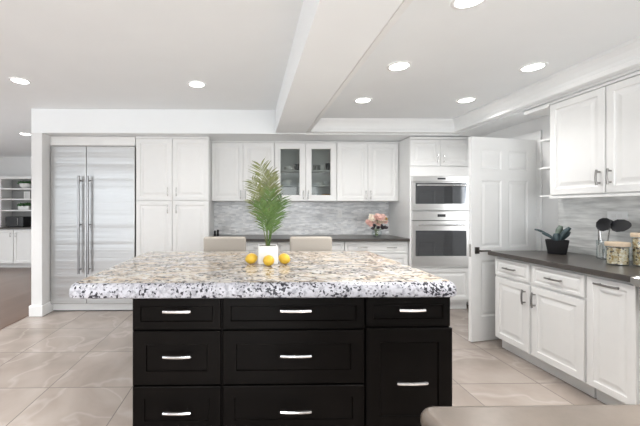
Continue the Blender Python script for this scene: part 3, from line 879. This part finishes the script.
# ------------------------------------------------------------------ flowers on the back counter
ZK = .936
FXX, FY = 1.765, 4.58
va = MB().lathe([(0, 0), (.05, 0), (.066, .025), (.068, .055), (.055, .085), (.050, .095), (.046, .095), (.052, .083), (.063, .055), (.06, .025), (.045, .008), (0, .008)], seg=26)
o = va.build('vase', 'clear_glass', None, True); o.location = (FXX, FY, ZK); tag(o, 'round clear glass vase on the dark back counter', 'vase')
fl = thing('flower_bouquet', 'bouquet of pink and cream flowers with dark leaves in the glass vase', 'flowers', (FXX, FY, ZK + .010))
rnd = random.Random(3)
def blossom(c, r, mat):
    b = MB(); c = Vector(c)
    for ringi, (n, lift, rr_) in enumerate(((6, .25, 1.0), (5, .75, .7), (3, 1.4, .42))):
        for k in range(n):
            a = 2 * math.pi * (k + .5 * ringi) / n + rnd.uniform(-.2, .2)
            d = Vector((math.cos(a), math.sin(a), 0)); s_ = Vector((-d.y, d.x, 0)); L = r * rr_
            p1 = c + d * L * .55 + Vector((0, 0, L * lift * .6)); p2 = c + d * L + Vector((0, 0, L * lift))
            rot = Matrix.Rotation(R(42), 3, 'X')
            v = [b.bm.verts.new(c + rot @ (q - c)) for q in (c, p1 - s_ * L * .42, p2 - s_ * L * .2, p2 + s_ * L * .2, p1 + s_ * L * .42)]
            b.bm.faces.new(v)
    b.lathe([(0, .0), (r * .2, r * .12), (r * .15, r * .35), (0, r * .4)], c, 8)
    b.build('blossom', mat, fl, False)
def leaf(c, d, L, wd, mat):
    b = MB(); c = Vector(c); d = Vector(d).normalized(); s_ = d.cross(Vector((0, -1, .2))).normalized()
    rows_ = []
    for k in range(6):
        t = k / 5; ww = wd * math.sin(math.pi * (.08 + .9 * t)) ; p = c + d * L * t + Vector((0, -.015 * math.sin(t * 3), -.01 * t * t))
        rows_.append([b.bm.verts.new(p - s_ * ww), b.bm.verts.new(p + Vector((0, .004, 0))), b.bm.verts.new(p + s_ * ww)])
    for A_, B_ in zip(rows_, rows_[1:]):
        for j in (0, 1): b.bm.faces.new((A_[j], A_[j + 1], B_[j + 1], B_[j]))
    b.build('leaf', mat, fl, True)
spots = [(-.125, .19, 'p'), (-.085, .235, 'c'), (-.05, .20, 'p'), (-.03, .25, 'p'), (.0, .21, 'c'), (.03, .245, 'p'), (.05, .20, 'c'), (.085, .235, 'c'), (.105, .20, 'p'), (.07, .27, 'p'), (-.065, .265, 'c'), (.0, .275, 'p'), (-.10, .16, 'p'), (.02, .17, 'p')]
for i, (x, z, m_) in enumerate(spots):
    y = rnd.uniform(-.05, .03)
    MB().tube([(x * .12, y * .12, .0), (x * .3, y * .3, .09), (x, y, z)], .0022, 5).build('stem', 'stem_green', fl)
    blossom((x, y, z - .006), .052, 'petal_pink' if m_ == 'p' else 'petal_cream')
blossom((.115, -.03, .235), .026, 'flower_gold')
for c, d, L in (((-.045, -.05, .115), (-.4, -.2, .9), .075), ((-.02, -.05, .10), (.4, -.3, .7), .06), ((.05, -.05, .09), (.5, -.3, .8), .085), ((.07, -.05, .11), (.9, -.2, .3), .07), ((.045, -.055, .10), (-.1, -.2, 1), .08), ((-.05, -.05, .10), (-.9, 0, .3), .06)):
    leaf(c, d, L, .022, 'leaf_dark')
    MB().tube([(0, 0, .02), (c[0] * .4, c[1] * .5, .08), c], .0018, 5).build('stem', 'stem_green', fl)

# shakers by the pantry
for k, x in enumerate((-.497, -.455)):
    b = MB().lathe([(0, 0), (.017, 0), (.019, .01), (.014, .04), (.017, .06 + .012 * k), (.013, .075 + .012 * k), (0, .08 + .012 * k)], seg=16)
    o = b.build('pepper_mill', 'black_matte', None, True); o.location = (x, 4.70, ZK)
    tag(o, ('shorter small dark mill on the back counter against the pantry side', 'taller small dark mill on the back counter beside the pantry')[k], 'mill')
def wall_plate(name, label, loc, rz, n=1):
    t = thing(name, label, 'outlet', loc, rz)
    MB().box(-.036 * n, .036 * n, -.006, -.0005, -.057, .057, .002).build('plate', 'trim_white', t)
    for k in range(n):
        for z in (-.022, .022):
            MB().box(-.016 + (k - (n - 1) / 2) * .045, .016 + (k - (n - 1) / 2) * .045, -.0075, -.0062, z - .014, z + .014, .001).build('socket', 'ceramic_white', t)
    return t
wall_plate('wall_outlet', 'white wall outlet on the grey mosaic above the back counter', (1.335, YB - .012, 1.245), 0)
wall_plate('wall_outlet', 'white double wall outlet on the mosaic behind the utensil jar', (XR - .012, 2.64, 1.245), RZ, 2)

# ------------------------------------------------------------------ things on the right counter
ZR = .918
pt = thing('planter', 'black tapered square planter with blue-grey strap leaves on the dark counter', 'plant', (2.775, 2.945, ZR), R(-43))
def sq2(h, z): return zl(rr(-h, h, -h, h, .01, 3), z)
MB().rings([sq2(.060, 0.0005), sq2(.063, .004), sq2(.080, .120), sq2(.081, .124), sq2(.075, .124), sq2(.072, .107)]).build('pot', 'black_matte', pt, 'auto')
MB().rings([sq2(.0715, .1075), sq2(.0715, .111)]).build('soil', 'soil', pt)
def strap(p0, p1, p2, wd, mat, th=.004):
    b = MB(); lo = []
    P0, P1, P2 = Vector(p0), Vector(p1), Vector(p2)
    for k in range(9):
        t = k / 8; p = P0 * (1 - t) ** 2 + P1 * 2 * t * (1 - t) + P2 * t * t
        d = (P1 - P0) * (1 - t) + (P2 - P1) * t; d.normalize()
        s_ = d.cross(Vector((.35, -1, .3))).normalized(); n_ = s_.cross(d).normalized()
        ww = wd * (.55 + .75 * t if t < .75 else 1.1 - .8 * (t - .75) / .25 * .55)
        lo.append([p - s_ * ww - n_ * th * .3, p - n_ * th, p + s_ * ww - n_ * th * .3, p + n_ * th])
    b.rings(lo); b.build('leaf', mat, pt, True)
strap((-.01, .0, .105), (-.07, .0, .20), (-.155, -.01, .213), .010, 'blade_teal')
strap((-.005, -.02, .105), (-.04, -.03, .165), (-.10, -.03, .185), .014, 'blade_teal')
strap((.0, .02, .105), (.005, .02, .18), (.028, .03, .250), .024, 'blade_sage')
strap((.01, -.01, .105), (.03, -.02, .17), (.085, -.02, .240), .020, 'blade_teal')
strap((.01, .015, .105), (.05, .0, .15), (.080, -.0, .205), .020, 'blade_teal')
strap((.0, -.03, .105), (.0, -.035, .14), (-.004, -.03, .185), .026, 'blade_teal')

def canister(label, x, y, r, h):
    t = thing('storage_canister', label, 'canister', (x, y, ZR))
    b = MB().lathe([(0, 0), (r - .006, 0), (r, .006), (r, h), (r - .003, h), (r - .003, .008), (0, .006)], seg=36)
    b.build('jar', 'clear_glass', t, 'auto')
    MB().lathe([(0, .009), (r - .006, .009), (r - .006, h - .012), (r - .03, h - .006), (0, h - .008)], seg=36).build('contents', 'pasta_mix', t, 'auto')['kind'] = 'stuff'
    MB().lathe([(0, h + .0005), (r + .004, h + .0005), (r + .006, h + .004), (r + .006, h + .026), (r + .003, h + .030), (0, h + .030)], seg=36).build('lid', 'wood_light', t, 'auto')
    return t
canister('shorter glass canister of dry mixed pasta with a pale wooden lid', 2.665, 2.355, .060, .135)
canister('taller glass canister of dry mixed pasta with a pale wooden lid', 2.775, 2.280, .062, .205)

jx, jy = 2.872, 2.625
b = MB().lathe([(0, 0), (.052, 0), (.055, .004), (.055, .15), (.052, .15), (.052, .006), (0, .005)], seg=30)
o = b.build('utensil_jar', 'clear_glass', None, 'auto'); o.location = (jx, jy, ZR); tag(o, 'clear glass jar holding cooking utensils on the dark counter', 'jar')
def utensil(name, label, foot, top, hdir, kind):
    t = thing(name, label, 'utensil', (jx + foot[0], jy + foot[1], ZR + .007))
    d = Vector((top[0] - foot[0], top[1] - foot[1], top[2]))
    MB().tube([(0, 0, .004), d * .45], [.009, .008], 8).build('grip', 'utensil_grip', t, 'auto')
    MB().tube([d * .45, d, d + Vector(hdir) * .02], [.005, .004, .004], 8).build('shaft', 'nickel', t, 'auto')
    n = Vector(hdir).normalized(); f = Vector((-1, -.5, .25)); f = (f - n * f.dot(n)).normalized(); s_ = n.cross(f).normalized()
    b = MB(); lo = []
    prof = [(0, .006), (.015, .030), (.045, .046), (.08, .044), (.108, .030), (.125, .008)] if kind == 'spoon' else [(0, .010), (.015, .036), (.045, .050), (.09, .046), (.118, .030), (.135, .012)]
    for u, ww in prof:
        p = d + n * u; sag = .012 * math.sin(math.pi * min(1, u / .11)) if kind == 'spoon' else .002
        lo.append([p - s_ * ww, p - f * sag + f * .002, p + s_ * ww, p - f * sag - f * .002])
    b.rings(lo); h = b.build('head', 'black_plastic', t, 'auto')
utensil('cooking_spoon', 'black cooking spoon closest to the planter in the glass utensil jar', (.010, .032, 0), (.018, .060, .262), (-.1, -.9, .12), 'spoon')
utensil('spatula', 'broad black spatula closest to the canisters in the glass utensil jar', (-.022, -.018, 0), (-.028, -.060, .262), (.1, -.9, .10), 'spatula')
utensil('ladle', 'black serving spoon between the cooking spoon and the spatula', (-.028, .022, 0), (-.045, .012, .225), (-.05, -.5, .6), 'spoon')
bo = thing('oil_bottle', 'grey bottle with a black pump top behind the tall canister', 'bottle', (2.895, 2.305, ZR))
MB().lathe([(0, 0), (.03, 0), (.032, .006), (.032, .20), (.014, .235), (.014, .26), (0, .26)], seg=22).build('bottle', 'bottle_grey', bo, 'auto')
MB().lathe([(0, .261), (.017, .261), (.017, .285), (.006, .287), (.006, .310), (0, .310)], seg=18).box(-.045, .012, -.008, .008, .300, .312, .003).build('pump', 'black_plastic', bo, 'auto')

# ------------------------------------------------------------------ living room built-in seen past the column
BY = 7.46
def built_in(x0, x1, label_b, label_s):
    w = x1 - x0 - .004
    t = thing('base_cabinet', label_b, 'cabinet', (x0, BY, 0))
    carcass(t, w, .47, 0, .864, kick=.09)
    n = 2
    for k in range(n):
        a0, a1 = w * k / n + .006, w * (k + 1) / n - .006
        front(t, 'door', a0, a1, .105, .850, prof_shaker, 'cabinet_white', (a1 - .05 if k == 0 else a0 + .05, .74, .10, True))
    t2 = thing('bookcase', label_s, 'shelf', (x0, BY + .12, .905))
    b = MB().box(0, .045, 0, .35, 0, 1.15).box(w - .045, w, 0, .35, 0, 1.15).box(.045, w - .045, 0, .35, 1.09, 1.15)
    b.build('frame', 'cabinet_white', t2)
    MB().box(.046, w - .046, .33, .348, 0, 1.089).build('back_panel', 'shelf_back_grey', t2)
    for z in (.36, .615, .85):
        MB().box(.046, w - .046, .01, .329, z, z + .03).build('shelf', 'cabinet_white', t2)
    return t2
built_in(-5.67, -4.86, 'white base cabinet below the open shelves with plants, past the column', 'white open bookcase with plants in the room past the column')
built_in(-6.50, -5.67, 'white base cabinet at the edge of the far room', 'white open bookcase at the edge of the far room')
o = MB().box(-6.52, -4.84, BY - .03, 7.949, .865, .904, .004).build('countertop', 'dark_quartz'); tag(o, 'dark counter on the built-in cabinets in the far room', 'countertop')
def potted(label, x, z, pot, seed):
    t = thing('potted_plant', label, 'plant', (x, BY + .27, z))
    if pot == 'bowl':
        MB().lathe([(0, 0), (.07, 0), (.12, .05), (.135, .11), (.125, .11), (.10, .08), (0, .08)], seg=22).build('pot', 'ceramic_white', t, True); top = .10
    else:
        MB().box(-.12, .12, -.06, .06, 0, .09, .006).build('pot', 'ceramic_white', t); top = .09
    r_ = random.Random(seed); b = MB()
    for k in range(90):
        a = r_.uniform(0, 6.283); el = r_.uniform(.05, 1.3); L = r_.uniform(.07, .125)
        c = Vector((r_.uniform(-.10, .10), r_.uniform(-.05, .05), top - .012))
        d = Vector((math.cos(a) * math.cos(el) * 1.2, math.sin(a) * math.cos(el) * .7, math.sin(el))).normalized()
        s_ = d.cross(Vector((0, -1, .3))).normalized() * .024
        d.z = min(d.z, .8); p1 = c + d * L * .6; p2 = c + d * L
        v = [b.bm.verts.new(q) for q in (c, p1 - s_, p2, p1 + s_)]
        b.bm.faces.new(v)
    b.build('foliage', 'leaf_green', t)
potted('leafy green plant in a round white bowl on the top bookcase shelf', -5.17, .905 + .882, 'bowl', 1)
potted('leafy green plant in a square white trough on the lower bookcase shelf', -5.19, .905 + .392, 'box', 2)
t = thing('photo_frame', 'small white picture frame on the middle bookcase shelf', 'frame', (-5.17, BY + .30, .905 + .647))
MB().panel(-.07, .07, 0, .17, 0, [(0, .02), (0, 0), (.018, 0), (.020, .006)]).build('frame', 'ceramic_white', t)
MB().box(-.048, .048, .003, .0055, .022, .148).build('picture', 'porcelain', t)
t = thing('microwave', 'black countertop microwave under the bookcase shelves', 'microwave', (-5.57, BY + .13, .905))
MB().box(.03, .43, .02, .30, .012, .235, .006).build('body', 'black_matte', t)
dd = MB().box(.032, .335, 0, .0195, .014, .233, .004).build('door', 'oven_screen', t)
MB().tube([(.318, -.018, .05), (.318, -.018, .20)], .006, 8).tube([(.318, .002, .06), (.318, -.018, .06)], .004, 6).tube([(.318, .002, .19), (.318, -.018, .19)], .004, 6).build('handle', 'gunmetal', dd)
MB().box(.337, .428, 0, .0195, .014, .233, .004).build('control_panel', 'black_plastic', t)
for x in (.06, .40):
    for y in (.05, .27): MB().tube([(x, y, 0), (x, y, .0125)], .012, 8).build('foot', 'black_plastic', t)

# ------------------------------------------------------------------ recessed ceiling lights, and unseen ones added for brightness
def downlight(label, x, y, z, power=DOWNLIGHT, spread=105):
    t = thing('ceiling_light', label, 'light', (x, y, z), 0, 'recessed ceiling lights')
    MB().lathe([(.068, -.001), (.072, -.007), (.088, -.006), (.092, -.001)], seg=32).build('trim_ring', 'trim_white', t, True)
    MB().lathe([(0, -.0045), (.070, -.0045), (.070, -.001), (0, -.001)], seg=32).build('lens', 'lamp_lens', t)
    d = bpy.data.lights.new('lamp', 'AREA'); d.shape = 'DISK'; d.size = .13; d.energy = power; d.color = (1, .985, .965); d.spread = R(spread)
    lo = bpy.data.objects.new('lamp', d); COL.objects.link(lo); lo.parent = t; lo.location = (0, 0, -.012)
    return t
downlight('round recessed ceiling light in the tray, beam side, nearest the camera', 1.18, 1.755, ZT, 8.0)
downlight('round recessed ceiling light in the tray, beam side, second from the camera', 1.175, 2.59, ZT, 6.0)
downlight('round recessed ceiling light in the tray, beam side, closest to the wall cabinets', 1.17, 3.41, ZT, 9.0, 150)
downlight('round recessed ceiling light in the tray above the open door side, closest to the ovens', 2.24, 3.39, ZT, 8.0, 140)
downlight('round recessed ceiling light in the tray, over the dark side counter', 2.245, 2.59, ZT, 1.6, 90)
downlight('round recessed ceiling light over the floor before the refrigerator', -2.21, 3.22, ZC)
downlight('round recessed ceiling light in front of the pantry, beside the beam', -.525, 3.28, ZC, 5.0, 130)
downlight('round recessed ceiling light in the far room past the column', -3.70, 5.52, ZC)
for k, (x, y, z) in enumerate(((1.18, -.1, ZT), (2.24, .5, ZT), (1.18, -1.5, ZT), (2.24, -1.2, ZT), (-.525, -.1, ZC), (-2.21, 1.2, ZC), (-.525, -1.6, ZC), (-2.21, -.9, ZC), (-3.7, 3.2, ZC), (-5.4, 3.2, ZC), (-3.7, .6, ZC), (-5.4, 5.52, ZC))):  # no such fixtures known; added out of view to lift ceiling and cabinet fronts
    downlight('added round recessed ceiling light, unseen behind or beside the camera, to brighten the room', x, y, z, 27.0)
